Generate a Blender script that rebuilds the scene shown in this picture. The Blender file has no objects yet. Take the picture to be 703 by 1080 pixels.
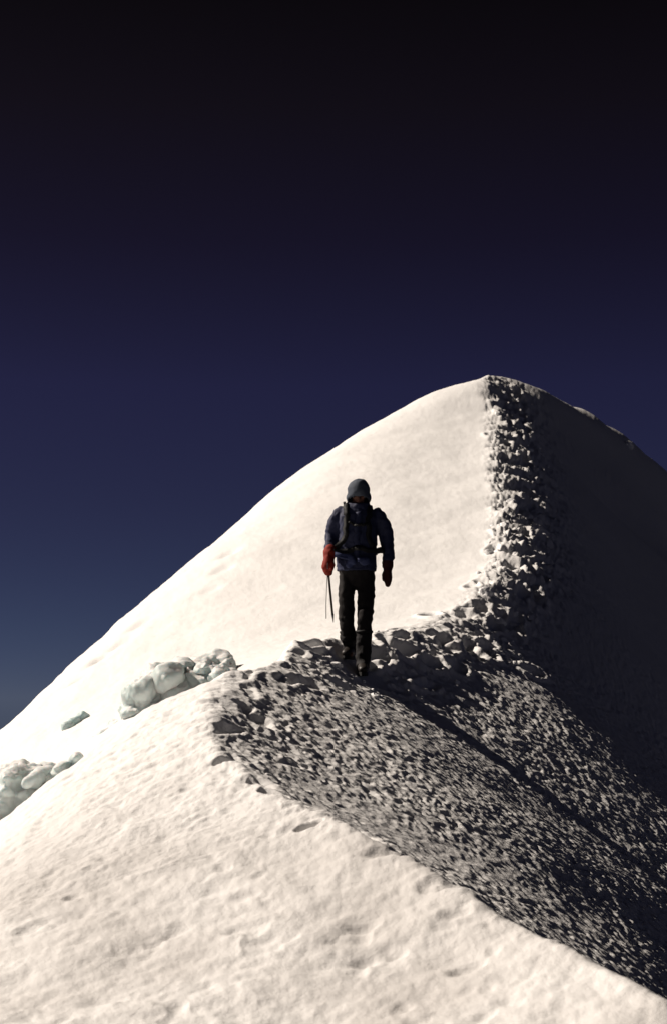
import bpy, bmesh, math, random
import numpy as np
from mathutils import Vector, Matrix

random.seed(7)
rng = np.random.default_rng(11)
SC = bpy.context.scene
COL = SC.collection
R = math.radians

# ------------------------------------------------------------------ camera
F = 1600.0                      # focal length in photo pixels (703 x 1080)
PITCH = R(7.0)
EYE = np.array([0.0, 0.0, 0.0])

def P(u, v, y):
    """photo pixel at forward distance y -> world point (only used to survey the hill)"""
    r = (u - 351.5) / F
    up = (540.0 - v) / F
    dy = math.cos(PITCH) - up * math.sin(PITCH)
    dz = math.sin(PITCH) + up * math.cos(PITCH)
    t = y / dy
    return (r * t, y, dz * t)

cam_d = bpy.data.cameras.new('camera')
cam = bpy.data.objects.new('camera', cam_d)
COL.objects.link(cam)
cam.location = EYE
cam.rotation_euler = (math.pi / 2 + PITCH, 0, 0)
cam_d.sensor_fit = 'VERTICAL'
cam_d.sensor_height = 36.0
cam_d.lens = F / 1080.0 * 36.0
cam_d.clip_start = 0.05
cam_d.clip_end = 20000
cam_d.dof.use_dof = True
cam_d.dof.focus_distance = 13.4
cam_d.dof.aperture_fstop = 4.0
SC.camera = cam

# ------------------------------------------------------------------ light
SUN_AZ = R(18)                  # degrees behind pure left
SUN_EL = R(38)
sdir = Vector((-math.cos(SUN_AZ) * math.cos(SUN_EL), math.sin(SUN_AZ) * math.cos(SUN_EL), math.sin(SUN_EL)))
sd = bpy.data.lights.new('sun', 'SUN')
sd.energy = 5.0
sd.angle = R(0.5)
sd.color = (1.0, 0.885, 0.775)
sun = bpy.data.objects.new('sun', sd)
COL.objects.link(sun)
sun.rotation_euler = sdir.to_track_quat('Z', 'Y').to_euler()
sun.location = sdir * 60

w = bpy.data.worlds.new('World')
SC.world = w
w.use_nodes = True
nt = w.node_tree
nt.nodes.clear()
out = nt.nodes.new('ShaderNodeOutputWorld')
bg = nt.nodes.new('ShaderNodeBackground')
sky = nt.nodes.new('ShaderNodeTexSky')
sky.sky_type = 'NISHITA'
sky.sun_disc = False
sky.sun_elevation = SUN_EL
sky.sun_rotation = math.atan2(sdir.x, sdir.y)
sky.altitude = 6200
sky.air_density = 0.55
sky.dust_density = 0.0
sky.ozone_density = 1.0
bg.inputs['Strength'].default_value = 0.06
# thin high-altitude air: the sky falls to near black towards the zenith
tc = nt.nodes.new('ShaderNodeTexCoord')
sep = nt.nodes.new('ShaderNodeSeparateXYZ')
mr = nt.nodes.new('ShaderNodeMapRange')
mr.inputs['From Min'].default_value = -0.02
mr.inputs['From Max'].default_value = 0.636
ramp = nt.nodes.new('ShaderNodeValToRGB')
cr = ramp.color_ramp
cr.elements[0].position = 0.0
cr.elements[1].position = 1.0
SKYSTOPS = [(0.0, (0.20, 0.175, 0.205)), (0.10, (0.215, 0.18, 0.215)), (0.22, (0.235, 0.16, 0.215)), (0.34, (0.26, 0.155, 0.235)),
            (0.48, (0.20, 0.096, 0.125)), (0.60, (0.175, 0.077, 0.066)), (0.72, (0.10, 0.045, 0.028)), (0.86, (0.03, 0.014, 0.01)), (1.0, (0.012, 0.006, 0.004))]
cr.elements[0].color = (*SKYSTOPS[0][1], 1)
cr.elements[1].color = (*SKYSTOPS[-1][1], 1)
for p, c in SKYSTOPS[1:-1]:
    e = cr.elements.new(p)
    e.color = (*c, 1)
mul = nt.nodes.new('ShaderNodeMixRGB')
mul.blend_type = 'MULTIPLY'
mul.inputs['Fac'].default_value = 1.0
L = nt.links.new
L(tc.outputs['Generated'], sep.inputs[0])
L(sep.outputs['Z'], mr.inputs['Value'])
L(mr.outputs['Result'], ramp.inputs['Fac'])
L(sky.outputs['Color'], mul.inputs['Color1'])
L(ramp.outputs['Color'], mul.inputs['Color2'])
L(mul.outputs['Color'], bg.inputs['Color'])
L(bg.outputs[0], out.inputs['Surface'])

SC.view_settings.view_transform = 'Standard'
SC.view_settings.look = 'None'
SC.view_settings.exposure = 0.29
SC.view_settings.gamma = 1.0
SC.view_settings.use_curve_mapping = False
SC.render.engine = 'CYCLES'
SC.cycles.max_bounces = 6
SC.cycles.diffuse_bounces = 2

# ------------------------------------------------------------------ materials
def new_mat(name):
    m = bpy.data.materials.new(name)
    m.use_nodes = True
    t = m.node_tree
    b = t.nodes['Principled BSDF']
    return m, t, b

def snow_material(name, c0, c1, scale=2.0, bump=0.25, bump_scale=60.0, rough=0.75, sss=0.0, dirt=0.0):
    m, t, b = new_mat(name)
    tcn = t.nodes.new('ShaderNodeTexCoord')
    n1 = t.nodes.new('ShaderNodeTexNoise')
    n1.inputs['Scale'].default_value = scale
    n1.inputs['Detail'].default_value = 6
    rp = t.nodes.new('ShaderNodeValToRGB')
    rp.color_ramp.elements[0].position = 0.32
    rp.color_ramp.elements[1].position = 0.68
    rp.color_ramp.elements[0].color = (*c0, 1)
    rp.color_ramp.elements[1].color = (*c1, 1)
    t.links.new(tcn.outputs['Object'], n1.inputs['Vector'])
    t.links.new(n1.outputs['Fac'], rp.inputs['Fac'])
    colour = rp.outputs['Color']
    if dirt > 0:
        nd = t.nodes.new('ShaderNodeTexNoise')
        nd.inputs['Scale'].default_value = 7.0
        nd.inputs['Detail'].default_value = 8
        nd.inputs['Roughness'].default_value = 0.7
        rd = t.nodes.new('ShaderNodeValToRGB')
        rd.color_ramp.elements[0].position = 0.60
        rd.color_ramp.elements[1].position = 0.72
        rd.color_ramp.elements[0].color = (0, 0, 0, 1)
        rd.color_ramp.elements[1].color = (dirt, dirt, dirt, 1)
        mx = t.nodes.new('ShaderNodeMixRGB')
        mx.inputs['Color2'].default_value = (0.46, 0.47, 0.42, 1)
        t.links.new(tcn.outputs['Object'], nd.inputs['Vector'])
        t.links.new(nd.outputs['Fac'], rd.inputs['Fac'])
        t.links.new(rd.outputs['Color'], mx.inputs['Fac'])
        t.links.new(colour, mx.inputs['Color1'])
        colour = mx.outputs['Color']
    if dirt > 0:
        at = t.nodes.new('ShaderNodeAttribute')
        at.attribute_name = 'crust_and_shade'
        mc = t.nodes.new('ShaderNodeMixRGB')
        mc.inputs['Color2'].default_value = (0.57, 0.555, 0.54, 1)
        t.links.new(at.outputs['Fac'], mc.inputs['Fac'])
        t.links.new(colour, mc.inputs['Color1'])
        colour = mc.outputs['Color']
    t.links.new(colour, b.inputs['Base Color'])
    n2 = t.nodes.new('ShaderNodeTexNoise')
    n2.inputs['Scale'].default_value = bump_scale
    n2.inputs['Detail'].default_value = 5
    n2.inputs['Roughness'].default_value = 0.65
    t.links.new(tcn.outputs['Object'], n2.inputs['Vector'])
    bp = t.nodes.new('ShaderNodeBump')
    bp.inputs['Strength'].default_value = bump
    bp.inputs['Distance'].default_value = 0.02
    t.links.new(n2.outputs['Fac'], bp.inputs['Height'])
    t.links.new(bp.outputs['Normal'], b.inputs['Normal'])
    b.inputs['Roughness'].default_value = rough
    b.inputs['Specular IOR Level'].default_value = 0.25
    if sss > 0:
        b.inputs['Subsurface Weight'].default_value = sss
        b.inputs['Subsurface Radius'].default_value = (0.35, 0.6, 0.7)
        b.inputs['Subsurface Scale'].default_value = 0.12
    return m

M_SNOW = snow_material('snow', (0.79, 0.785, 0.775), (0.84, 0.835, 0.825), 1.3, 0.35, 45.0, dirt=0.35)
M_CLOD = snow_material('kicked_snow', (0.78, 0.78, 0.78), (0.88, 0.88, 0.88), 6.0, 0.4, 60.0)
M_ICE = snow_material('glacier_ice', (0.43, 0.52, 0.51), (0.66, 0.72, 0.705), 2.2, 0.5, 14.0, rough=0.5, sss=0.4)
M_BARE = snow_material('bare_blue_ice', (0.45, 0.58, 0.57), (0.62, 0.70, 0.69), 2.5, 0.5, 16.0, rough=0.5, sss=0.4)

# ------------------------------------------------------------------ noise helpers
_perm = rng.permutation(256)
_perm = np.concatenate([_perm, _perm, _perm]).astype(np.int32)
_g = rng.normal(size=(256, 3))
_g = (_g / np.linalg.norm(_g, axis=1)[:, None]).astype(np.float32)

def perlin(p):
    p = np.asarray(p, dtype=np.float32)
    i = np.floor(p).astype(np.int32)
    f = (p - i).astype(np.float32)
    u = f * f * f * (f * (f * 6 - 15) + 10)
    i &= 255
    res = 0
    for dx in (0, 1):
        wx = u[:, 0] if dx else 1 - u[:, 0]
        for dy in (0, 1):
            wy = u[:, 1] if dy else 1 - u[:, 1]
            for dz in (0, 1):
                wz = u[:, 2] if dz else 1 - u[:, 2]
                h = _perm[_perm[_perm[(i[:, 0] + dx) & 255] + ((i[:, 1] + dy) & 255)] + ((i[:, 2] + dz) & 255)]
                g = _g[h]
                d = g[:, 0] * (f[:, 0] - dx) + g[:, 1] * (f[:, 1] - dy) + g[:, 2] * (f[:, 2] - dz)
                res = res + wx * wy * wz * d
    return res * 1.6

def fbm(p, oct=3, gain=0.5):
    a, s, r = 1.0, 1.0, 0
    for k in range(oct):
        r = r + a * perlin(p * s + 17.3 * k)
        a *= gain
        s *= 2.03
    return r

def sstep(a, b, x):
    t = np.clip((x - a) / (b - a), 0, 1)
    return t * t * (3 - 2 * t)

# ------------------------------------------------------------------ the hill: survey points
class TPS:
    def __init__(self, pts, lam=0.02):
        pts = np.array(pts, float)
        self.c = pts[:, :2].copy()
        n = len(pts)
        d = np.linalg.norm(self.c[:, None] - self.c[None], axis=2)
        K = self.k(d) + lam * np.eye(n)
        Q = np.c_[np.ones(n), self.c]
        A = np.zeros((n + 3, n + 3))
        A[:n, :n] = K; A[:n, n:] = Q; A[n:, :n] = Q.T
        s = np.linalg.solve(A, np.r_[pts[:, 2], 0, 0, 0])
        self.w, self.a = s[:n], s[n:]
    @staticmethod
    def k(d):
        return np.where(d > 1e-9, d * d * np.log(np.maximum(d, 1e-9)), 0.0)
    def __call__(self, x, y):
        r = self.a[0] + self.a[1] * x + self.a[2] * y
        for (cx, cy), wt in zip(self.c, self.w):
            d2 = (x - cx) ** 2 + (y - cy) ** 2
            r = r + wt * 0.5 * d2 * np.log(np.maximum(d2, 1e-12))
        return r

CREST = [P(703, 1055, 5.6), P(610, 1005, 6.2), P(500, 948, 6.9), P(400, 888, 7.7), P(300, 836, 8.5), P(243, 800, 9.1),
         P(222, 765, 9.7), P(245, 715, 10.9), P(300, 680, 12.5), P(372, 664, 13.9), P(455, 657, 15.5), P(505, 625, 17.0),
         P(528, 585, 19.0), P(528, 540, 21.3), P(523, 500, 23.6), P(521, 468, 25.6), P(519, 432, 27.8), P(516, 396, 30.0)]
CREST_NEAR = [(1.75, 4.5, -1.42), (2.3, 2.5, -1.6), (3.0, 0.0, -1.75), (3.8, -3.0, -1.95)]
CREST_FAR = [(P(516, 397, 30.0)[0] - 0.1, 34.0, P(516, 397, 30)[2] - 0.7), (P(516, 397, 30.0)[0] - 0.3, 40.0, P(516, 397, 30)[2] - 3.4)]

def behind(q, dy, dz):
    k = (q[1] + dy) / q[1]
    return (q[0] * k, q[1] + dy, q[2] * k + dz)

# near sunlit flank
CONTACT = [P(0, 868, 10.6), P(30, 843, 10.6), P(60, 821, 10.65), P(107, 787, 10.75), P(139, 763, 10.85), P(180, 739, 11.0), P(226, 714, 11.3)]
Lf = list(CREST_NEAR) + CREST[0:10] + CONTACT
Lf += [P(351, 1080, 6.1), P(150, 1080, 6.2), P(0, 1080, 6.4), (0.0, 4.0, -1.55), (0.0, 0.0, -1.62), (-2.0, 3.0, -1.75), (-3.0, 6.0, -1.85), (-5, 9, -2.9),
       (-6, 2, -3.2), (-5.0, -3.0, -2.9), (0.0, -4.0, -1.75)]
Lf += [P(165, 757, 10.35), P(120, 790, 10.15), P(60, 833, 9.95)]
Lf += [behind(q, 1.5, -0.75) for q in CONTACT] + [behind(q, 1.4, -0.55) for q in CREST[7:10]]
Lf += [behind(q, 4.0, -3.0) for q in CONTACT]
L_near = TPS(Lf)

# the peak's sunlit face
SIL = [P(460, 412, 29.2), P(400, 444, 28.5), P(340, 481, 27.7), (P(270, 534, 26.7)), P(200, 602, 25.0), P(120, 673, 23.0), P(60, 725, 21.3), P(0, 778, 19.7), P(-120, 882, 17.4)]
La = CREST[10:] + CREST_FAR + SIL
La += [behind(q, 3.0, -1.1) for q in SIL] + [behind(q, 9.0, -6.0) for q in SIL]
La += [P(372, 668, 15.2), P(300, 690, 14.2), P(235, 722, 13.3), P(170, 756, 12.8), P(115, 796, 12.4), P(0, 878, 12.0), P(-120, 950, 11.4)]
L_face = TPS(La)

# the shaded bowl on the right
fall = np.array([math.cos(SUN_AZ), -math.sin(SUN_AZ)])
foot = np.array(P(379, 710, 13.2))
B = CREST_NEAR[:3] + CREST + CREST_FAR
S33 = 0.665
for t, s, tl, sl in ((0.0, 0, 0, S33), (1.0, 0, 0, S33), (2.0, 0, 0, S33), (3.2, 0, 0, S33), (1.2, -1.2, 0, S33), (2.4, -1.2, 0, S33), (0.6, -1.2, 0, S33), (3.0, -2.4, 0, S33),
                     (1.6, -2.4, 0, S33), (4.4, -2.4, 0, S33), (4.5, 0, 0, S33), (5.0, -1.2, 0, S33), (6.0, -3, 0, S33), (4, -3.8, 0, S33), (6, -5.0, 0, S33),
                     (0.7, 1.0, .2, .64), (1.6, 1.0, .2, .64), (2.8, 1.0, .2, .65), (4.5, 1.0, .2, .68), (1.0, 2.3, .24, .67), (2.0, 2.3, .24, .69), (3.2, 2.3, .24, .71), (5.0, 2.3, .24, .73),
                     (1.2, 4.0, .24, .80), (2.6, 4.0, .24, .84), (4.5, 4.0, .24, .86)):
    q = foot[:2] + fall * t + np.array([math.sin(SUN_AZ), math.cos(SUN_AZ)]) * s
    B.append((q[0], q[1], foot[2] + 0.02 - (sl - .07) * t - .034 * t * t + tl * s))
for (q, k) in ((CREST[12], .82), (CREST[13], .86), (CREST[14], .86), (CREST[15], .85), (CREST[16], .84), (CREST[17], .801)):
    B.append((q[0] + 0.8, q[1] - 0.1, q[2] - 0.65 * k))
    B.append((q[0] - 0.8, q[1] + 0.1, q[2] + 0.7 * k))
    B.append((q[0] + 2.6, q[1] - 0.4, q[2] - 2.6 * k - .25))
    if k != .801:
        B.append((q[0] + 5.5, q[1] - 0.8, q[2] - 5.5 * k - .6))
RS = [P(545, 402, 30.5), P(570, 411, 31.0), P(610, 430, 31.7), P(650, 455, 32.4), P(703, 499, 33.0), P(800, 590, 34.0)]
B += RS + [behind(q, 1.5, -1.0) for q in RS] + [behind(q, 9.0, -7.5) for q in RS] + [(q[0] + .1, q[1] - 1.5, q[2] - 1.15) for q in RS[1:]] + [(q[0] + .3, q[1] - 4.0, q[2] - 3.2) for q in RS[2:]]
B_bowl = TPS(B)

CR = np.array(CREST_NEAR[::-1] + CREST + CREST_FAR)
# trail the climbers follow along the crest, just on the shaded side
TRAIL = np.array([P(560, 985, 6.6)[:2], P(420, 905, 7.5)[:2], P(305, 840, 8.5)[:2], P(255, 797, 9.2)[:2], P(240, 765, 9.8)[:2], P(265, 722, 11.0)[:2], P(315, 700, 12.2)[:2],
                  P(379, 710, 13.2)[:2], P(440, 690, 14.3)[:2], P(500, 657, 15.9)[:2], P(530, 625, 17.2)[:2], P(548, 585, 19.0)[:2],
                  P(550, 540, 21.3)[:2], P(547, 470, 25.5)[:2], P(540, 402, 29.8)[:2]])

def seg_dist(x, y, line):
    best = np.full(x.shape, 1e9); side = np.zeros(x.shape)
    for (ax, ay), (bx, by) in zip(line[:-1, :2], line[1:, :2]):
        dx, dy = bx - ax, by - ay
        l2 = dx * dx + dy * dy
        t = np.clip(((x - ax) * dx + (y - ay) * dy) / l2, 0, 1)
        ex, ey = x - (ax + t * dx), y - (ay + t * dy)
        d = np.sqrt(ex * ex + ey * ey)
        m = d < best
        best = np.where(m, d, best)
        side = np.where(m, np.sign(dx * (y - ay) - dy * (x - ax)), side)
    return best, side

def smin(a, b, k):
    h = np.clip(0.5 + 0.5 * (b - a) / k, 0, 1)
    return b * (1 - h) + a * h - k * h * (1 - h)

def smax(a, b, k):
    return -smin(-a, -b, k)

# plan polygon of the shaded side (right of the crest)
POLY = np.vstack([CR[:, :2], [[40, 60], [60, 0], [30, -30]]])
def inside(x, y):
    r = np.zeros(x.shape, bool)
    n = len(POLY)
    for i in range(n):
        x0, y0 = POLY[i]; x1, y1 = POLY[(i + 1) % n]
        if y0 == y1:
            continue
        c = (y0 > y) != (y1 > y)
        r ^= c & (x < (x1 - x0) * (y - y0) / (y1 - y0) + x0)
    return r

def base(x, y):
    """smooth hill height, plus masks"""
    xc = np.clip(x, -9, 9); yc = np.clip(y, -4, 40)
    dout = np.hypot(x - xc, y - yc)
    ln, lf, b = L_near(xc, yc), L_face(xc, yc), B_bowl(xc, yc)
    # no face in front of the flank, no flank far behind
    lf = lf - 8 * sstep(11.5, 9.5, yc)
    ln = ln - 8 * sstep(13.5, 16.5, yc)
    l = smax(ln, lf, 0.10)
    dcr, _ = seg_dist(xc, yc, CR)
    ins = inside(xc, yc)
    sd_ = np.where(ins, dcr, -dcr)             # + on the shaded side
    lw = l + 6.0 * sstep(0.25, 1.2, sd_)
    bw = b + 6.0 * sstep(0.25, 1.2, -sd_)
    k = 0.05 + 0.10 * sstep(9, 12, yc)
    z = smin(lw, bw, k)
    z = np.maximum(z, -40)
    z = z - (0.62 + 0.38 * sstep(-2, 9, x)) * np.minimum(dout, 1800)  # unseen outer slope, steepened on the right to stay shaded and cut bounce
    return z, sd_, (lf > ln) & ~ins, dout

# footprints: long oval pits pressed along the trail
def trail_points(step=0.2):
    seg = np.linalg.norm(np.diff(TRAIL, axis=0), axis=1)
    s = np.r_[0, np.cumsum(seg)]
    ts = np.arange(1.0, s[-1], step)
    x = np.interp(ts, s, TRAIL[:, 0]); y = np.interp(ts, s, TRAIL[:, 1])
    dx = np.gradient(x); dy = np.gradient(y)
    return x, y, np.arctan2(dy, dx), ts

FEET = [np.array(P(369, 706, 13.32)[:2]), np.array(P(382, 713, 13.12)[:2])]

# ------------------------------------------------------------------ terrain mesh (one sheet, finer where the ridge is)
HOLLOWS = [(241, 584, 0, 13, .05), (234, 600, 0, 13, .05), (222, 622, 0, 12, .03), (148, 657, 0, 14, .06), (128, 676, 0, 16, .08), (104, 694, 0, 14, .07), (82, 716, 0, 12, .05)]

def build_terrain():
    c = math.atan(352 / F)
    dense = np.linspace(-c * 1.2, c * 1.2, 820)
    left = np.concatenate([-np.pi + 2 * np.pi * 0 + np.linspace(0, np.pi - 0.9, 26, endpoint=False), np.linspace(-0.9, -c * 1.22, 60, endpoint=False)])
    right = -left[::-1]
    th = np.concatenate([left, dense, right[:-1]])
    def geo(a, b, s):
        return np.exp(np.arange(math.log(a), math.log(b), s))
    r = np.concatenate([[0.05, 0.6, 1.2, 2.0, 2.8], geo(3.4, 5.7, .012), geo(5.7, 8.0, .0028), geo(8.0, 16.5, .0011), geo(16.5, 31.5, .0028), geo(31.5, 42, .02),
                        geo(42, 1500, .25), [1500.0]])
    T, RR = np.meshgrid(th, r)
    x = (RR * np.sin(T)).ravel(); y = (RR * np.cos(T)).ravel()
    z, sdc, face, dout = base(x, y)
    nr, nc = len(r), len(th)
    e = 0.02
    zx = (base(x + e, y)[0] - z) / e
    zy = (base(x, y + e)[0] - z) / e
    N = np.stack([-zx, -zy, np.ones_like(zx)], 1)
    N /= np.linalg.norm(N, axis=1)[:, None]
    p = np.stack([x, y, z], 1)
    dtr, _ = seg_dist(x, y, TRAIL)
    near = (dout < 0.01).astype(float)
    shade = sstep(-0.05, 0.25, sdc)
    facef = face.astype(float)
    fore = (1 - shade) * (1 - facef)
    disp = np.zeros_like(x)
    # broad undulation
    disp += near * 0.035 * fbm(p * 0.8, 2) * (1 - 0.4 * facef) * (1 - .75 * shade)
    # old melt-frozen crust in the foreground
    disp += fore * near * (0.016 * fbm(p * np.array([3.2, 4.2, 4.0]), 3, .55) + 0.004 * fbm(p * 19.0, 2))
    pit = np.clip(fbm(p * np.array([4.5, 6.0, 6.0]) + 40, 2) - 0.35, 0, 1)
    disp -= fore * near * (0.028 + .012 * sstep(8.6, 7.2, y)) * pit
    # smooth packed face with faint ripples
    disp += facef * (0.010 * fbm(p * 1.7, 3) + 0.0026 * fbm(p * np.array([11, 6, 9.0]), 3) + 0.022 * sstep(.5, -3.5, x) * fbm(p * np.array([1.5, .5, 1.6]) + 60, 4))
    # rough grazing-lit bowl
    ta_ = (p[:, 0] * fall[0] + p[:, 1] * fall[1]); sa_ = (-p[:, 0] * fall[1] + p[:, 1] * fall[0])
    pa = np.stack([ta_ * .55, sa_ * 1.05, p[:, 2] * .55], 1)
    rid = 1 - np.abs(perlin(pa * 23.0 + 5)) * 2
    vary = np.clip(1.1 + .7 * fbm(p * 1.1 + 70, 2), .7, 1.6)
    bowl = shade * near * (1 - 0.6 * sstep(16, 20, y))
    disp += bowl * (vary * (0.0058 * perlin(pa * 36.0) + 0.0075 * rid + 0.007 * (1 - 2 * np.abs(perlin(pa * 10.0 + 2)))) + 0.005 * fbm(p * 2.2, 2))
    # trodden trail: lumps, holes and rims
    tm = np.exp(-(dtr / (0.42 + .22 * sstep(17, 22, y))) ** 2) * sstep(-0.28, -0.02, sdc) * near
    tmw = tm * (0.30 + 0.42 * sstep(12.0, 13.8, y) + 1.05 * sstep(15, 20, y))
    far = sstep(16.5, 19, y)[:, None]
    pf = p * np.array([.72, 1.15, 1.1]) * (1 - .5 * far)
    rdg = (1 - 2.2 * np.abs(perlin(pf * 3.6 + 9))) * 0.6 + 0.4 * (1 - 2.2 * np.abs(perlin(pf * 7.5 + 21)))
    lump = rdg + 0.35 * fbm(p * 2.0 + 9, 2)
    disp += tmw * (0.060 * np.clip(lump, -1.2, 1.2) + 0.012 * fbm(p * 15, 3, .65) + .016 * (1 - 2 * np.abs(perlin(p * 12 + 3))) - .025)
    tx, ty, ta, ts = trail_points(0.17)
    hole = np.zeros_like(x)
    for i in range(len(tx)):
        if ty[i] < 6.5:
            continue
        few = ty[i] < 11.0
        if few and i % 3:
            continue
        off = rng.normal(0, 0.20 if not few else 0.07)
        cx, cy = tx[i] - math.sin(ta[i]) * off, ty[i] + math.cos(ta[i]) * off
        a = ta[i] + rng.normal(0, .45)
        m = np.where((np.abs(x - cx) < .5) & (np.abs(y - cy) < .5))[0]
        dx, dy = x[m] - cx, y[m] - cy
        u = (dx * math.cos(a) + dy * math.sin(a)) / (0.17 * rng.uniform(.8, 1.2))
        v = (-dx * math.sin(a) + dy * math.cos(a)) / (0.085 * rng.uniform(.8, 1.3))
        q = np.sqrt(u * u + v * v) + 0.15 * perlin(p[m] * 9)
        dep = rng.uniform(.035, .11) * (0.45 if ty[i] < 12.6 else 1)
        pr = -dep * sstep(1.0, .55, q) + 0.25 * dep * np.exp(-((q - 1.25) / .28) ** 2)
        hole[m] += pr
    hole *= np.where(y < 12.8, sstep(-0.02, .12, sdc), 1.0)
    for (u, v, yy, la, lb, an, dp) in ((243, 789, 9.15, .11, .04, .1, .10), (287, 829, 8.6, .11, .038, -.5, .10), (325, 856, 8.1, .08, .035, 0, .06), (268, 812, 8.8, .05, .035, -.4, .05),
                                      (408, 899, 7.6, .14, .06, -.2, .025), (470, 940, 7.1, .16, .07, -.4, .022), (256, 742, 10.4, .08, .05, .3, .06), (490, 1050, 6.35, .09, .05, .2, .02)):
        q = P(u, v, yy); dx, dy = x - q[0], y - q[1]
        uu = (dx * math.cos(an) + dy * math.sin(an)) / la; vv = (-dx * math.sin(an) + dy * math.cos(an)) / lb
        d_ = np.sqrt(uu * uu + vv * vv)
        hole -= dp * sstep(1.15, .5, d_ + .2 * perlin(p * 11) * (d_ < 3))
    disp += np.clip(hole, -.2, .09) * near
    # hollows in the face where the glacier ice is broken out
    for (u, v, yy, rr, dep) in HOLLOWS:
        q = np.array(P(u, v, 1.0)); t_ = np.arange(12.6, 30, .02)
        zz_ = base(q[0] * t_, t_)[0]; mm = np.where(zz_ > q[2] * t_)[0]
        if len(mm):
            c_ = q * t_[mm[0]]; rad = rr * t_[mm[0]] / F
            d_ = np.linalg.norm(p - c_, axis=1) / rad
            disp -= dep * np.exp(-(d_ ** 2) ** 1.5) * (d_ < 3)
    # firm footing under the climber
    for f in FEET:
        d = np.hypot(x - f[0], y - f[1])
        disp = disp * sstep(0.10, 0.28, d)
    # kinks stay put outside
    N2 = N.copy()
    p = p + N2 * disp[:, None]
    me = bpy.data.meshes.new('snow_slope')
    idx = np.arange(nr * nc).reshape(nr, nc)
    a = idx[:-1, :]; b = idx[1:, :]
    an = np.roll(a, -1, axis=1); bn = np.roll(b, -1, axis=1)
    quads = np.stack([a, an, bn, b], -1).reshape(-1, 4)[:, ::-1]
    me.vertices.add(len(p)); me.loops.add(quads.size); me.polygons.add(len(quads))
    me.vertices.foreach_set('co', p.astype(np.float32).ravel())
    me.loops.foreach_set('vertex_index', quads.astype(np.int32).ravel())
    me.polygons.foreach_set('loop_start', np.arange(0, quads.size, 4, dtype=np.int32))
    me.update(calc_edges=True)
    me.polygons.foreach_set('use_smooth', np.ones(len(quads), bool))
    crust_shade = fore * near * sstep(10.2, 7.8, y) * np.clip(0.75 + 0.6 * fbm(p * 0.9 + 3, 3), 0, 1) + 0.35 * shade * near  # foreground firn tone; last term paints shade into the bowl's colour
    at = me.attributes.new('crust_and_shade', 'FLOAT', 'POINT')
    at.data.foreach_set('value', np.clip(crust_shade, 0, 1).astype(np.float32))
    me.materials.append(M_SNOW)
    me.update()
    o = bpy.data.objects.new('snow_slope', me)
    COL.objects.link(o)
    o['kind'] = 'structure'
    return o

terrain = build_terrain()

# unseen low ground, added and darkened to cut bounce onto the shaded side
def build_valley():
    m, t, b = new_mat('darkened_valley_rock')
    n = t.nodes.new('ShaderNodeTexNoise'); n.inputs['Scale'].default_value = 0.002; n.inputs['Detail'].default_value = 8
    rp = t.nodes.new('ShaderNodeValToRGB')
    rp.color_ramp.elements[0].color = (0.006, 0.006, 0.005, 1); rp.color_ramp.elements[1].color = (0.022, 0.019, 0.016, 1)
    tcn = t.nodes.new('ShaderNodeTexCoord')
    t.links.new(tcn.outputs['Object'], n.inputs['Vector']); t.links.new(n.outputs['Fac'], rp.inputs['Fac']); t.links.new(rp.outputs['Color'], b.inputs['Base Color'])
    b.inputs['Roughness'].default_value = 0.95
    bm = bmesh.new()
    bmesh.ops.create_grid(bm, x_segments=60, y_segments=60, size=16000)
    for v in bm.verts:
        v.co.z = -900 + 160 * math.sin(v.co.x * .0011 + 1) * math.sin(v.co.y * .0013) + random.uniform(-60, 60)
    me = bpy.data.meshes.new('unseen_valley'); bm.to_mesh(me); bm.free()
    me.materials.append(m)
    o = bpy.data.objects.new('unseen_valley', me); COL.objects.link(o); o['kind'] = 'structure'
build_valley()

#PEOPLE
# ------------------------------------------------------------------ object helpers
from mathutils.bvhtree import BVHTree

def link_mesh(name, me, parent=None, mat=None, smooth=True):
    o = bpy.data.objects.new(name, me)
    COL.objects.link(o)
    if mat:
        me.materials.clear(); me.materials.append(mat)
    if smooth:
        me.polygons.foreach_set('use_smooth', np.ones(len(me.polygons), bool))
    if parent:
        o.parent = parent
    return o

def from_bm(name, bm, mat, parent=None, smooth=True):
    bmesh.ops.recalc_face_normals(bm, faces=bm.faces[:])
    me = bpy.data.meshes.new(name); bm.to_mesh(me); bm.free()
    return link_mesh(name, me, parent, mat, smooth)

def tag(o, label=None, cat=None, group=None, kind=None):
    if label: o['label'] = label
    if cat: o['category'] = cat
    if group: o['group'] = group
    if kind: o['kind'] = kind
    return o

def thing(name, label, cat, loc):
    o = bpy.data.objects.new(name, None)
    o.empty_display_size = 0.2
    COL.objects.link(o); o.location = loc
    return tag(o, label, cat)

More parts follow.
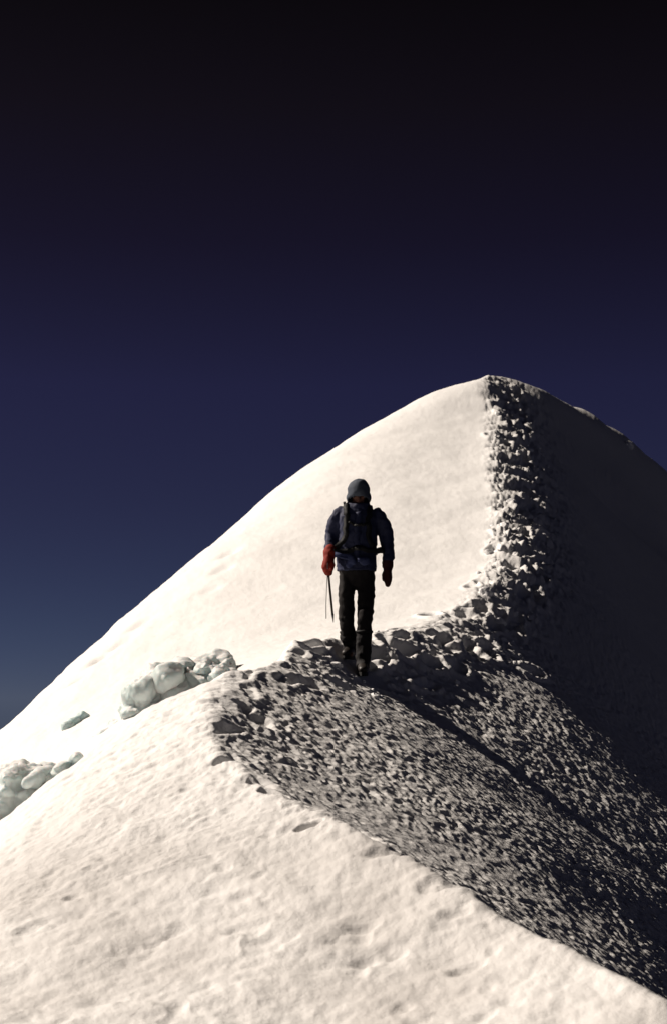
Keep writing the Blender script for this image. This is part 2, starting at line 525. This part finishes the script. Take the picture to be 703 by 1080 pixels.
def tube(bm, pts, rad, seg=18, cap=True, xref=(1, 0, 0)):
    """loft of elliptical rings; rad = list of r or (r across xref, r across the other)"""
    pts = [Vector(p) for p in pts]
    rings = []
    n = len(pts)
    def ring(c, tdir, ra, rb):
        x = Vector(xref); x = (x - tdir * x.dot(tdir))
        if x.length < 1e-4: x = Vector((0, 1, 0)) - tdir * tdir.y
        x.normalize(); y = tdir.cross(x)
        return [bm.verts.new(c + x * (ra * math.cos(2 * math.pi * k / seg)) + y * (rb * math.sin(2 * math.pi * k / seg))) for k in range(seg)]
    for i, p in enumerate(pts):
        td = (pts[min(i + 1, n - 1)] - pts[max(i - 1, 0)]).normalized()
        r = rad[i]; ra, rb = (r, r) if not isinstance(r, tuple) else r
        if cap and i == 0:
            for s_, k in ((.98, .25), (.75, .7)):
                rings.append(ring(p - td * min(ra, rb) * s_, td, ra * k, rb * k))
        rings.append(ring(p, td, ra, rb))
        if cap and i == n - 1:
            for s_, k in ((.75, .7), (.98, .25)):
                rings.append(ring(p + td * min(ra, rb) * s_, td, ra * k, rb * k))
    for a, b in zip(rings[:-1], rings[1:]):
        for k in range(seg):
            bm.faces.new((a[k], a[(k + 1) % seg], b[(k + 1) % seg], b[k]))
    bm.faces.new(rings[0][::-1]); bm.faces.new(rings[-1])

def ball(bm, c, r, rot=None, sub=3):
    m = Matrix.Translation(Vector(c))
    if rot is not None: m = m @ rot
    m = m @ Matrix.Diagonal((*(r if isinstance(r, tuple) else (r, r, r)), 1))
    bmesh.ops.create_icosphere(bm, subdivisions=sub, radius=1, matrix=m)

def fuse(bm, voxel, smooth=4, noise=None):
    """union the overlapping shells into one skin"""
    bmesh.ops.recalc_face_normals(bm, faces=bm.faces[:])
    me = bpy.data.meshes.new('tmp'); bm.to_mesh(me); bm.free()
    o = bpy.data.objects.new('tmp', me); COL.objects.link(o)
    m = o.modifiers.new('r', 'REMESH'); m.mode = 'VOXEL'; m.voxel_size = voxel
    if smooth:
        s_ = o.modifiers.new('s', 'SMOOTH'); s_.factor = .5; s_.iterations = smooth
    dg = bpy.context.evaluated_depsgraph_get()
    me2 = bpy.data.meshes.new_from_object(o.evaluated_get(dg))
    bpy.data.objects.remove(o); bpy.data.meshes.remove(me)
    if noise:
        n = len(me2.vertices)
        co = np.empty(n * 3, np.float32); me2.vertices.foreach_get('co', co); co = co.reshape(-1, 3)
        no = np.empty(n * 3, np.float32); me2.vertex_normals.foreach_get('vector', no); no = no.reshape(-1, 3)
        co = co + no * noise(co)[:, None]
        me2.vertices.foreach_set('co', co.astype(np.float32).ravel()); me2.update()
    return me2

def largest(me):
    bm = bmesh.new(); bm.from_mesh(me); bm.verts.ensure_lookup_table()
    seen = set(); parts = []
    for v in bm.verts:
        if v.index in seen: continue
        st, comp = [v], []
        seen.add(v.index)
        while st:
            q = st.pop(); comp.append(q)
            for e in q.link_edges:
                o = e.other_vert(q)
                if o.index not in seen:
                    seen.add(o.index); st.append(o)
        parts.append(comp)
    parts.sort(key=len)
    for c in parts[:-1]:
        bmesh.ops.delete(bm, geom=c, context='VERTS')
    bm.to_mesh(me); bm.free(); me.update()
    return me

def ribbon(bm, pts, nrm, wid, thk):
    """flat strap through pts, lying on a surface whose outward normals are nrm"""
    pts = [Vector(p) for p in pts]; n = len(pts); rows = []
    for i in range(n):
        td = (pts[min(i + 1, n - 1)] - pts[max(i - 1, 0)]).normalized()
        nn = Vector(nrm[i]); nn = (nn - td * nn.dot(td)).normalized()
        s_ = td.cross(nn)
        a = pts[i]
        rows.append([bm.verts.new(a + s_ * wid / 2 - nn * thk / 2), bm.verts.new(a + s_ * wid / 2 + nn * thk / 2),
                     bm.verts.new(a - s_ * wid / 2 + nn * thk / 2), bm.verts.new(a - s_ * wid / 2 - nn * thk / 2)])
    for a, b in zip(rows[:-1], rows[1:]):
        for k in range(4):
            bm.faces.new((a[k], a[(k + 1) % 4], b[(k + 1) % 4], b[k]))
    bm.faces.new(rows[0][::-1]); bm.faces.new(rows[-1])

def cloth(name, c, rough=0.8, weave=400.0, var=0.25, sheen=0.0):
    m, t, b = new_mat(name)
    tcn = t.nodes.new('ShaderNodeTexCoord')
    n1 = t.nodes.new('ShaderNodeTexNoise'); n1.inputs['Scale'].default_value = 9; n1.inputs['Detail'].default_value = 5
    rp = t.nodes.new('ShaderNodeValToRGB')
    rp.color_ramp.elements[0].color = (*[k * (1 - var) for k in c], 1)
    rp.color_ramp.elements[1].color = (*[min(1, k * (1 + var)) for k in c], 1)
    n2 = t.nodes.new('ShaderNodeTexNoise'); n2.inputs['Scale'].default_value = weave
    bp = t.nodes.new('ShaderNodeBump'); bp.inputs['Strength'].default_value = .25; bp.inputs['Distance'].default_value = .002
    for nn in (n1, n2): t.links.new(tcn.outputs['Object'], nn.inputs['Vector'])
    t.links.new(n1.outputs['Fac'], rp.inputs['Fac']); t.links.new(rp.outputs['Color'], b.inputs['Base Color'])
    t.links.new(n2.outputs['Fac'], bp.inputs['Height']); t.links.new(bp.outputs['Normal'], b.inputs['Normal'])
    b.inputs['Roughness'].default_value = rough
    b.inputs['Specular IOR Level'].default_value = 0.3
    return m

M_JACKET = cloth('blue_shell_fabric', (0.019, 0.024, 0.062), .7)
M_POCKET_SUNLIT = cloth('sunlit_blue_pocket_fabric', (0.040, 0.052, 0.13), .7)  # jacket blue lightened: sun on the pockets is painted into the colour
M_TROUSER = cloth('black_trouser_fabric', (0.010, 0.008, 0.008), .85)
M_GAITER = cloth('gaiter_fabric', (0.009, 0.008, 0.009), .8)
M_BOOT = cloth('boot_leather', (0.022, 0.018, 0.016), .5)
M_SOLE = cloth('boot_rubber', (0.012, 0.012, 0.012), .7)
M_HOOD = cloth('grey_blue_hood_fabric', (0.060, 0.074, 0.10), .8)
M_RED = cloth('red_mitten_fabric', (0.235, 0.020, 0.010), .8)
M_RED_SHADED = cloth('shaded_red_mitten_fabric', (0.045, 0.009, 0.007), .8)  # same red darkened: the far mitten's shade is painted into its colour
M_SKIN = cloth('weathered_skin', (0.12, 0.052, 0.034), .55, 250, .12)
M_PACK = cloth('pack_fabric', (0.018, 0.018, 0.024), .75)
M_STRAP = cloth('strap_webbing', (0.007, 0.007, 0.008), .7)
M_BUCKLE = cloth('black_plastic', (0.02, 0.02, 0.02), .35)
M_SHAFT = cloth('dark_axe_shaft', (0.035, 0.026, 0.02), .5)
M_CORD = cloth('dark_cord', (0.05, 0.045, 0.045), .8)
m_, t_, b_ = new_mat('axe_steel')
b_.inputs['Metallic'].default_value = 1.0
_n = t_.nodes.new('ShaderNodeTexNoise'); _n.inputs['Scale'].default_value = 60
_r = t_.nodes.new('ShaderNodeMapRange'); _r.inputs['To Min'].default_value = .25; _r.inputs['To Max'].default_value = .5
t_.links.new(_n.outputs['Fac'], _r.inputs['Value']); t_.links.new(_r.outputs['Result'], b_.inputs['Roughness'])
b_.inputs['Base Color'].default_value = (.35, .35, .36, 1)
M_STEEL = m_

bpy.context.view_layer.update()
_dg = bpy.context.evaluated_depsgraph_get()
_tbvh = BVHTree.FromObject(terrain, _dg)
def ground(x, y):
    h = _tbvh.ray_cast(Vector((x, y, 60)), Vector((0, 0, -1)))
    return h[0].z
def ray(u, v, ymin=0.0):
    d = Vector(P(u, v, 1.0))
    h = _tbvh.ray_cast(d * max(ymin, .01), d.normalized())
    return h[0], h[1]

# ------------------------------------------------------------------ the climber
PX = 13.2 / F
ox, oy = P(378, 713, 13.2)[0], 13.2
gl = ground(*FEET[0]); gr = ground(*FEET[1])
oz = P(380, 714, 13.15)[2]
print('FEET ground', gl, gr, 'wanted', oz)
oz = gr + 0.0
dl, dr = gl - oz, gr - oz
fl = (FEET[0][0] - ox, FEET[0][1] - oy); fr = (FEET[1][0] - ox, FEET[1][1] - oy)
person = thing('person', 'climber in blue hooded jacket and red mittens walking down the snow ridge, head bowed', 'person', (ox, oy, oz))

ARM_R = [(-.155, .01, 1.410), (-.205, .015, 1.335), (-.232, .02, 1.20), (-.238, -.055, 1.10), (-.246, -.115, 1.045)]    # his right arm
ARM_L = [(.165, .01, 1.395), (.222, .015, 1.315), (.250, .015, 1.17), (.256, -.02, 1.04), (.252, -.04, .955)]
LEG_R = [(-.094, .01, .86), (-.106, .005, .66), (-.104, .00, .50), (-.088, .06, .32), (fl[0] - .004, fl[1] + .02, .13 + dl)]
LEG_L = [(.064, .01, .86), (.064, -.03, .66), (.054, -.07, .50), (.046, -.055, .32), (fr[0] + .006, fr[1] + .02, .13 + dr)]

# body: one continuous skin under the clothes
bm = bmesh.new()
TC = -.014
tube(bm, [(TC, .01, .84), (TC, .01, .98), (TC, .01, 1.10), (TC, .0, 1.28), (TC, .0, 1.40), (0, .0, 1.46)],
     [(.105, .07), (.12, .085), (.12, .09), (.145, .105), (.15, .095), (.09, .07)])
tube(bm, [(0, .0, 1.44), (0, -.01, 1.50), (0, -.025, 1.56)], [(.052, .055)] * 3)
for A in (ARM_R, ARM_L):
    tube(bm, A, [.052, .047, .037, .034, .026])
for Lg, f, d in ((LEG_R, fl, dl), (LEG_L, fr, dr)):
    tube(bm, Lg, [.062, .052, .045, .044, .034])
    tube(bm, [(f[0], f[1] + .05, .055 + d), (f[0], f[1] - .05, .045 + d), (f[0], f[1] - .12, .035 + d)], [.033, .034, .026])
tilt = Matrix.Rotation(R(24), 4, 'X')                 # head bowed towards the snow
HC = Vector((0.002, -.030, 1.600))
def hd(x, y, z): return HC + (tilt @ Vector((x, y, z)))
ball(bm, hd(0, .012, .022), (.070, .088, .082), tilt)
ball(bm, hd(0, -.030, -.035), (.054, .056, .070), tilt)
ball(bm, hd(0, -.050, -.082), (.030, .030, .022), tilt)       # chin
tube(bm, [hd(0, -.078, .008), hd(0, -.094, -.018), hd(0, -.104, -.036)], [.009, .012, .0145])   # nose
ball(bm, hd(-.026, -.072, .018), (.025, .014, .009), tilt); ball(bm, hd(.026, -.072, .018), (.025, .014, .009), tilt)   # brow
ball(bm, hd(-.036, -.062, -.028), (.020, .018, .018), tilt); ball(bm, hd(.036, -.062, -.028), (.020, .018, .018), tilt)  # cheeks
ball(bm, hd(0, -.082, -.058), (.022, .012, .006), tilt); ball(bm, hd(0, -.079, -.069), (.018, .011, .006), tilt)         # lips
for s_ in (-1, 1):
    ball(bm, hd(s_ * .070, .012, -.012), (.010, .022, .032), tilt)                                # ears
me = fuse(bm, .0075, 2)
link_mesh('body', me, person, M_SKIN)
M_EYE = cloth('dark_eye', (.05, .035, .03), .2)
for s_ in (-1, 1):
    bm = bmesh.new(); ball(bm, hd(s_ * .027, -.073, .002), .0115, sub=2)
    from_bm('eye', bm, M_EYE, person)

# jacket
def folds(p):
    sl = np.abs(p[:, 0] + .0) > .19
    a = fbm(p * np.array([13, 13, 9.0]), 3, .55) * .0085
    b = perlin(p * np.array([5, 5, 26.0]) + 4) * .008 * sl
    c = perlin(p * np.array([9, 9, 22.0]) + 30) * .005 * (p[:, 2] < 1.15)
    return a + b + c
bm = bmesh.new()
tube(bm, [(TC - .004, .01, .905), (TC - .004, .01, .98), (TC, .01, 1.065), (TC, .005, 1.15), (TC, 0, 1.28), (TC, .0, 1.38), (-.004, .0, 1.445), (0, -.005, 1.485)],
     [(.170, .140), (.176, .148), (.166, .130), (.172, .140), (.178, .142), (.180, .128), (.145, .108), (.100, .095)], seg=28, cap=False)
for A, rr in ((ARM_R, [.068, .070, .061, .056, .049]), (ARM_L, [.068, .070, .059, .053, .044])):
    tube(bm, A, rr)
me = fuse(bm, .0085, 3, folds)
jacket = link_mesh('jacket', me, person, M_JACKET)
jb = BVHTree.FromPolygons([v.co.copy() for v in me.vertices], [tuple(p.vertices) for p in me.polygons])
def onto(p, off):
    h = jb.find_nearest(Vector(p))
    return h[0] + h[1] * off, h[1]
# collar and storm flap, pockets with flaps
bm = bmesh.new()
tube(bm, [(0, -.003, 1.45), (0, -.006, 1.475), (0, -.010, 1.505)], [(.112, .104), (.106, .100), (.098, .088)], seg=28, cap=False)
me = fuse(bm, .008, 2, lambda p: fbm(p * 14, 2) * .006)
link_mesh('collar', me, jacket, M_JACKET)
bm = bmesh.new()
zz = np.linspace(.91, 1.46, 16)
pn = [onto((-.012, -.3, z), .004) for z in zz]
ribbon(bm, [a for a, _ in pn], [n for _, n in pn], .05, .008)
from_bm('storm_flap', bm, M_JACKET, jacket)
for px_, z0, z1, wd in ((-.105, .915, 1.03, .115), (.080, .915, 1.03, .115)):
    bm = bmesh.new()
    for zc in np.linspace(z0 + .02, z1 - .025, 6):
        for xc in np.linspace(-wd / 2 + .025, wd / 2 - .025, 6):
            a, n_ = onto((px_ + xc, -.3, zc), .006)
            ball(bm, a, (.030, .026, .030), sub=2)
    me = fuse(bm, .007, 4, lambda p: fbm(p * 20, 2) * .004)
    pk = link_mesh('pocket', largest(me), jacket, M_POCKET_SUNLIT)
    bm = bmesh.new()
    pn = [onto((px_ + xc, -.3, z1 - .006), .026) for xc in np.linspace(-wd / 2, wd / 2, 6)]
    ribbon(bm, [a for a, _ in pn], [n for _, n in pn], .045, .007)
    from_bm('pocket_flap', bm, M_POCKET_SUNLIT, pk)

# trousers
bm = bmesh.new()
tube(bm, [(TC - .006, .01, .86), (TC - .004, .01, .90), (TC - .004, .01, .98)], [(.148, .105), (.158, .122), (.155, .118)], seg=28)
tube(bm, LEG_R, [.080, .071, .067, .062, .052]); tube(bm, LEG_L, [.082, .073, .069, .064, .052])
me = fuse(bm, .0085, 3, lambda p: fbm(p * np.array([10, 10, 8.0]), 3) * .008 + perlin(p * np.array([5, 5, 24.0])) * .006 * (p[:, 2] < .75))
link_mesh('trousers', me, person, M_TROUSER)

# gaiters and boots
for Lg, f, d, toe in ((LEG_R, fl, dl, -.035), (LEG_L, fr, dr, .004)):
    a, b = Vector(Lg[3]), Vector(Lg[4])
    bm = bmesh.new()
    tube(bm, [a + Vector((0, 0, .07)), a, a.lerp(b, .5), b, b + Vector((0, -.03, -.06))], [.069, .070, .066, .060, (.056, .075)], cap=False)
    me = fuse(bm, .008, 2, lambda p: fbm(p * 13, 3) * .007 + perlin(p * np.array([4, 4, 30.0])) * .005)
    gt = link_mesh('gaiter', me, person, M_GAITER)
    bm = bmesh.new()
    pn = []
    c = a + Vector((0, 0, .055))
    for k in range(19):
        t = 2 * math.pi * k / 18
        pn.append((c + Vector((math.cos(t) * .074, math.sin(t) * .074, 0)), Vector((math.cos(t), math.sin(t), 0))))
    ribbon(bm, [q for q, _ in pn], [n for _, n in pn], .02, .005)
    from_bm('gaiter_strap', bm, M_STRAP, gt)
    bm = bmesh.new()
    x, y = f
    tube(bm, [(x, y + .085, .060 + d), (x, y + .03, .075 + d), (x + toe * .4, y - .05, .062 + d), (x + toe, y - .125, .048 + d)],
         [(.040, .052), (.046, .062), (.047, .050), (.043, .036)])
    tube(bm, [(x, y + .045, .06 + d), (x, y + .035, .15 + d)], [.050, .050])
    me = fuse(bm, .0075, 3)
    bt = link_mesh('boot', me, person, M_BOOT)
    bm = bmesh.new()
    ring0, ring1 = [], []
    for k in range(28):
        t = 2 * math.pi * k / 28
        sy = math.sin(t); wx = .046 * (1.0 - .15 * max(0, sy)) * math.copysign(abs(math.cos(t)) ** .7, math.cos(t))
        yy = y - .03 + .135 * sy
        xx = x + wx + toe * max(0, -(sy - .2)) * .85
        ring0.append(bm.verts.new((xx, yy, -.006 + d))); ring1.append(bm.verts.new((xx, yy, .026 + d)))
    for k in range(28):
        bm.faces.new((ring0[k], ring0[(k + 1) % 28], ring1[(k + 1) % 28], ring1[k]))
    bm.faces.new(ring0[::-1]); bm.faces.new(ring1)
    from_bm('sole', bm, M_SOLE, bt, smooth=False)

# hood: a fabric shell with an opening for the face
bm = bmesh.new()
bmesh.ops.create_uvsphere(bm, u_segments=40, v_segments=28, radius=1)
op = (tilt @ Vector((0, -1, -.48))).normalized()
kill = [v for v in bm.verts if v.co.normalized().dot(op) > math.cos(R(42))]
bmesh.ops.delete(bm, geom=kill, context='VERTS')
for v in bm.verts:
    c = v.co
    q = Vector((c.x * .096, c.y * .120 + .010, c.z * .112 + .004))
    if c.z < -.1: q.x *= 1 + (-.1 - c.z) * .85; q.z -= (-.1 - c.z) * .03; q.y *= 1 + max(0, -.3 - c.z) * .5
    v.co = HC + (tilt @ q)
for v in bm.verts:
    p = np.array([v.co[:]])
    v.co += v.normal * float(fbm(p * 13, 3)[0] * .009)
    v.co.z = min(v.co.z, 1.728)
sol = bmesh.ops.solidify(bm, geom=bm.faces[:], thickness=.008)
hood = from_bm('hood', bm, M_HOOD, person)

# mittens
bm = bmesh.new()
tube(bm, [(-.247, -.105, 1.071), (-.251, -.125, 1.038), (-.255, -.138, 1.011)], [.060, .059, .050])
tube(bm, [(-.256, -.140, 1.011), (-.262, -.150, 0.961), (-.266, -.150, 0.921), (-.262, -.148, 0.891)], [(.047, .050), (.053, .058), (.056, .060), (.042, .048)])
tube(bm, [(-.238, -.175, 0.981), (-.222, -.198, 0.941), (-.232, -.208, 0.906)], [.021, .021, .018])
me = fuse(bm, .007, 3, lambda p: fbm(p * 22, 2) * .004)
tag(link_mesh('mitten', me, person, M_RED), 'red mitten closed round the head of the ice axe')
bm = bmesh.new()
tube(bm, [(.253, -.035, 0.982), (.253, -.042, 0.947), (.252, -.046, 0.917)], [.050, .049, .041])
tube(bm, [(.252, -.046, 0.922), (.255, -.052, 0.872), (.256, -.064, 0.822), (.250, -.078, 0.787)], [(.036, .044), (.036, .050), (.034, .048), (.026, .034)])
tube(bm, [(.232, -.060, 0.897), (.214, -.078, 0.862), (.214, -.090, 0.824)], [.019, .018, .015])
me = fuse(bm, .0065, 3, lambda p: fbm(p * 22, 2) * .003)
tag(link_mesh('mitten', me, person, M_RED_SHADED), 'dark red mitten hanging empty at the climber\'s side')

# ------------------------------------------------------------------ rucksack
pack = thing('rucksack', 'dark rucksack on the climber\'s back, its straps and waist belt over the blue jacket', 'rucksack', (ox, oy, oz))
def boxy(c, h, rot=0, r=.04, seg=4):
    bm = bmesh.new()
    bmesh.ops.create_cube(bm, size=2, matrix=Matrix.Translation(Vector(c)) @ Matrix.Diagonal((*h, 1)))
    bmesh.ops.bevel(bm, geom=bm.edges[:], offset=r, segments=seg, affect='EDGES', profile=.5)
    return bm
me = fuse(boxy((-.01, .245, 1.20), (.128, .105, .215), r=.06), .012, 2, lambda p: fbm(p * 9, 3) * .010)
pk = link_mesh('pack_bag', me, pack, M_PACK)
me = fuse(boxy((-.01, .235, 1.425), (.120, .100, .042), r=.035), .011, 2, lambda p: fbm(p * 11, 2) * .008)
link_mesh('lid', me, pack, M_PACK)
def strap(name, path, wid, thk, off, parent=pack, mat=M_STRAP):
    n = 26
    pp = np.array(path, float); s_ = np.r_[0, np.cumsum(np.linalg.norm(np.diff(pp, axis=0), axis=1))]
    t = np.linspace(0, s_[-1], n)
    pn = [onto([np.interp(k, s_, pp[:, j]) for j in range(3)], off) for k in t]
    bm = bmesh.new(); ribbon(bm, [a for a, _ in pn], [n_ for _, n_ in pn], wid, thk)
    return from_bm(name, bm, mat, parent)
strap('shoulder_strap', [(-.105, .16, 1.40), (-.118, .06, 1.52), (-.122, -.06, 1.50), (-.132, -.20, 1.38), (-.138, -.22, 1.25), (-.165, -.15, 1.13), (-.19, .05, 1.07)], .046, .012, .007)
strap('shoulder_strap', [(.085, .16, 1.40), (.105, .06, 1.52), (.112, -.06, 1.50), (.122, -.20, 1.38), (.126, -.22, 1.25), (.145, -.15, 1.13), (.17, .05, 1.07)], .046, .012, .007)
ang = [math.pi * (0.5 + 2 * k / 30) for k in range(31)]
strap('waist_belt', [(TC + .24 * math.cos(a), .0 + .24 * math.sin(a), 1.068) for a in ang], .042, .010, .007)
strap('chest_strap', [(-.12, -.3, 1.335), (-.05, -.3, 1.325), (.05, -.3, 1.325), (.11, -.3, 1.335)], .02, .006, .016)
a, n_ = onto((-.012, -.3, 1.068), .018)
bm = bmesh.new(); bmesh.ops.create_cube(bm, size=1, matrix=Matrix.Translation(a) @ Matrix.Diagonal((.055, .014, .045, 1)))
bmesh.ops.bevel(bm, geom=bm.edges[:], offset=.004, segments=2, affect='EDGES')
from_bm('buckle', bm, M_BUCKLE, pack)
bm = bmesh.new()
pts = [(.150, -.075, 1.075), (.172, -.085, 1.092), (.192, -.085, 1.098), (.205, -.08, 1.082), (.208, -.08, 1.055)]
ribbon(bm, pts, [(0, -1, .2)] * 5, .026, .005)
from_bm('strap_end', bm, M_STRAP, pack)
bm = bmesh.new()
pts = [(-.118, .12, 1.475), (-.125, .06, 1.520), (-.122, .0, 1.515), (-.120, -.03, 1.492)]
ribbon(bm, pts, [(0, -.2, 1), (0, -.1, 1), (0, -.4, 1), (0, -.6, 1)], .018, .005)
from_bm('load_strap', bm, M_STRAP, pack)

# ------------------------------------------------------------------ ice axe
axe = thing('ice_axe', 'ice axe held by its head, shaft hanging down from the climber\'s red mitten', 'ice axe', (ox, oy, oz - .02))
bm = bmesh.new()
tube(bm, [(-.268, -.152, .965), (-.225, -.125, .535)], [(.010, .015)] * 2, seg=14, cap=False)
from_bm('shaft', bm, M_SHAFT, axe)
bm = bmesh.new()
tube(bm, [(-.225, -.125, .545), (-.2235, -.124, .525), (-.218, -.121, .470)], [.012, .010, .002], seg=12, cap=False)
from_bm('spike', bm, M_STEEL, axe)
bm = bmesh.new()
def blade(outline, th, xc):
    L0 = [bm.verts.new((xc - th, y, z)) for y, z in outline]; L1 = [bm.verts.new((xc + th, y, z)) for y, z in outline]
    n = len(outline)
    for k in range(n):
        bm.faces.new((L0[k], L0[(k + 1) % n], L1[(k + 1) % n], L1[k]))
    bm.faces.new(L0[::-1]); bm.faces.new(L1)
blade([(-.17, .985), (-.22, .978), (-.27, .955), (-.305, .922), (-.300, .918), (-.265, .938), (-.22, .957), (-.17, .960)], .0035, -.268)
from_bm('pick', bm, M_STEEL, axe, smooth=False)
bm = bmesh.new()
ad = [(-.09, -.03), (-.03, -.033)]
w0 = [bm.verts.new((-.268 + dx, y, z)) for (dx, y, z) in ((-.010, -.14, .978), (.010, -.14, .978), (.030, -.055, .962), (-.030, -.055, .962))]
w1 = [bm.verts.new((v.co.x, v.co.y, v.co.z - .006)) for v in w0]
for k in range(4): bm.faces.new((w0[k], w0[(k + 1) % 4], w1[(k + 1) % 4], w1[k]))
bm.faces.new(w0[::-1]); bm.faces.new(w1)
from_bm('adze', bm, M_STEEL, axe, smooth=False)
bm = bmesh.new()
tube(bm, [(-.262, -.16, .93), (-.270, -.175, .86), (-.276, -.172, .74), (-.280, -.165, .62), (-.279, -.160, .505)], [.0035, .003, .003, .003, .0035], seg=8)
from_bm('leash', bm, M_CORD, axe)

# ------------------------------------------------------------------ broken glacier ice at the foot of the face
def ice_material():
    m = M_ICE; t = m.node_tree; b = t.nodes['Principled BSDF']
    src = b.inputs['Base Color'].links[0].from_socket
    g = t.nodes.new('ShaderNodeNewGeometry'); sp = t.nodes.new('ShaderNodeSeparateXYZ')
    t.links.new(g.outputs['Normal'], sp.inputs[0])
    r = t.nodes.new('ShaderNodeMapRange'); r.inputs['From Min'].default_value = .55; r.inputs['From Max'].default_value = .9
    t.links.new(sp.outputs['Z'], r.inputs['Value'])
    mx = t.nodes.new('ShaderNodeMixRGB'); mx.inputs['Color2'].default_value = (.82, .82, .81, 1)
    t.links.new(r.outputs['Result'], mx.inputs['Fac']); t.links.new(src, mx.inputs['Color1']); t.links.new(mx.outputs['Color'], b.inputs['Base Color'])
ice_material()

def outcrop(blobs, label, depth, amp=.05, voxel=.02, long=1.1):
    """an upright broken ice front; each piece runs back into the snow face"""
    bm = bmesh.new(); cs = []
    for (u, v, rp) in blobs:
        y = depth + random.uniform(-.07, .07)
        r = rp * y / F
        c = Vector(P(u, v, y)); cs.append(c)
        ball(bm, c + Vector((0, long * .85, -long * .12)), (r * random.uniform(1.25, 1.6), long * random.uniform(.85, 1.1), r * random.uniform(1.0, 1.25)),
             Matrix.Rotation(random.uniform(-.5, .5), 4, 'Y') @ Matrix.Rotation(random.uniform(-.15, .15), 4, 'Z'), sub=4)
    def nz(p):
        return amp * (1.3 * fbm(p * np.array([2.4, 1.3, 2.4]) + 5, 5, .55) + .5 * np.abs(perlin(p * np.array([3.2, 1.5, 3.2]) + 8))) + .003 * perlin(p * 24)
    me = largest(fuse(bm, voxel, 14, nz))
    base_pt = Vector(np.mean([c[:] for c in cs], axis=0))
    for v in me.vertices: v.co -= base_pt
    o = link_mesh('ice_outcrop', me, None, M_ICE)
    o.location = base_pt
    return tag(o, label, 'ice')

def ice_patch(pix, label):
    """a low lens of bare ice lying in the face"""
    bm = bmesh.new(); cs = []
    for (u, v, rp) in pix:
        h, n = ray(u, v, 12.3); r = rp * h.y / F; cs.append(h)
        q = n.to_track_quat('Z', 'Y').to_matrix().to_4x4()
        ball(bm, h - n * r * .15, (r * .95, r * .95, r * .85), q, sub=4)
    me = largest(fuse(bm, .016, 4, lambda p: .03 * fbm(p * 4, 4, .6)))
    base_pt = Vector(np.mean([c[:] for c in cs], axis=0))
    for v in me.vertices: v.co -= base_pt
    o = link_mesh('ice_outcrop', me, None, M_BARE); o.location = base_pt
    return tag(o, label, 'ice')

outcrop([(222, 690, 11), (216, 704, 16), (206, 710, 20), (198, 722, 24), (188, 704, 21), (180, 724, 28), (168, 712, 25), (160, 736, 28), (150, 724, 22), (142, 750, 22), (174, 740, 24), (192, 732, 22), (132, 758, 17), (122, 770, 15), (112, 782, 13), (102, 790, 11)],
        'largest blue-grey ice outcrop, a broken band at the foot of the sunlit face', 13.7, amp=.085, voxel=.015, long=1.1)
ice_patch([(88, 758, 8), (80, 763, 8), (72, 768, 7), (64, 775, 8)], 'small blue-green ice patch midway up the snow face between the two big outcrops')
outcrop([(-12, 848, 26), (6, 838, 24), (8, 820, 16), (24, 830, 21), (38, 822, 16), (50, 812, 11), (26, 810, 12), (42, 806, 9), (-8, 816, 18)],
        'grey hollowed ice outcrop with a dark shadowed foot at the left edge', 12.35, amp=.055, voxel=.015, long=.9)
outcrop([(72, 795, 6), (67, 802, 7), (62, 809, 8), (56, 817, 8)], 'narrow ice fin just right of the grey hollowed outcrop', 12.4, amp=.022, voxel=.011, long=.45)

# ------------------------------------------------------------------ lumps of snow one can point to, and the loose clods of the trail
def snow_lump(u, v, rp, label, ymin=6, stretch=(1, 1, 1)):
    h, n = ray(u, v, ymin)
    r = rp * h.y / F
    bm = bmesh.new(); ball(bm, (0, 0, 0), (r * stretch[0], r * stretch[1], r * stretch[2]), sub=4)
    ball(bm, (r * .6, .1 * r, -.2 * r), r * .6, sub=3); ball(bm, (-r * .5, -.2 * r, -.3 * r), r * .55, sub=3)
    me = fuse(bm, r / 9, 1, lambda p: r * .28 * fbm(p / r * 1.3 + u, 3))
    o = link_mesh('snow_block', me, None, M_CLOD); o.location = h
    return tag(o, label, 'snow block')
snow_lump(512, 628, 9, 'shaded snow block kicked onto the crest where the trail bends up to the summit', stretch=(.9, .9, 1.0))
snow_lump(662, 470, 5, 'small sunlit snow lump on the dark skyline right of the summit', ymin=20)

def clods():
    bm = bmesh.new()
    tx, ty, ta, ts = trail_points(0.05)
    for k in range(300):
        i = random.randrange(len(tx))
        if ty[i] < 12.4: continue
        off = max(-.5, min(.4, random.gauss(-.02, .22)))
        x, y = tx[i] - math.sin(ta[i]) * off, ty[i] + math.cos(ta[i]) * off
        if min(math.hypot(x - f[0], y - f[1]) for f in FEET) < .16: continue
        r = min(.05, random.paretovariate(2.4) * .011) * (1.0 if ty[i] < 16 else 1.5)
        z = ground(x, y)
        rot = Matrix.Rotation(random.uniform(0, 6), 4, 'Z') @ Matrix.Rotation(random.uniform(-1, 1), 4, 'X')
        res = bmesh.ops.create_icosphere(bm, subdivisions=2, radius=1, matrix=Matrix.Translation((x, y, z - r * .05)) @ rot @ Matrix.Diagonal((r * random.uniform(.8, 1.5), r * random.uniform(.7, 1.1), r * random.uniform(.5, .9), 1)))
        vs = res['verts']
        co = np.array([v.co[:] for v in vs])
        nz = fbm((co - [x, y, z]) / r * 1.1 + k * 3.1, 2) * r * .3
        for v, d in zip(vs, nz):
            v.co += (v.co - Vector((x, y, z))).normalized() * float(d)
    o = from_bm('snow_clods', bm, M_CLOD, smooth=False)
    tag(o, 'loose clods of snow kicked along the trodden trail on the crest', 'snow', kind='stuff')
clods()
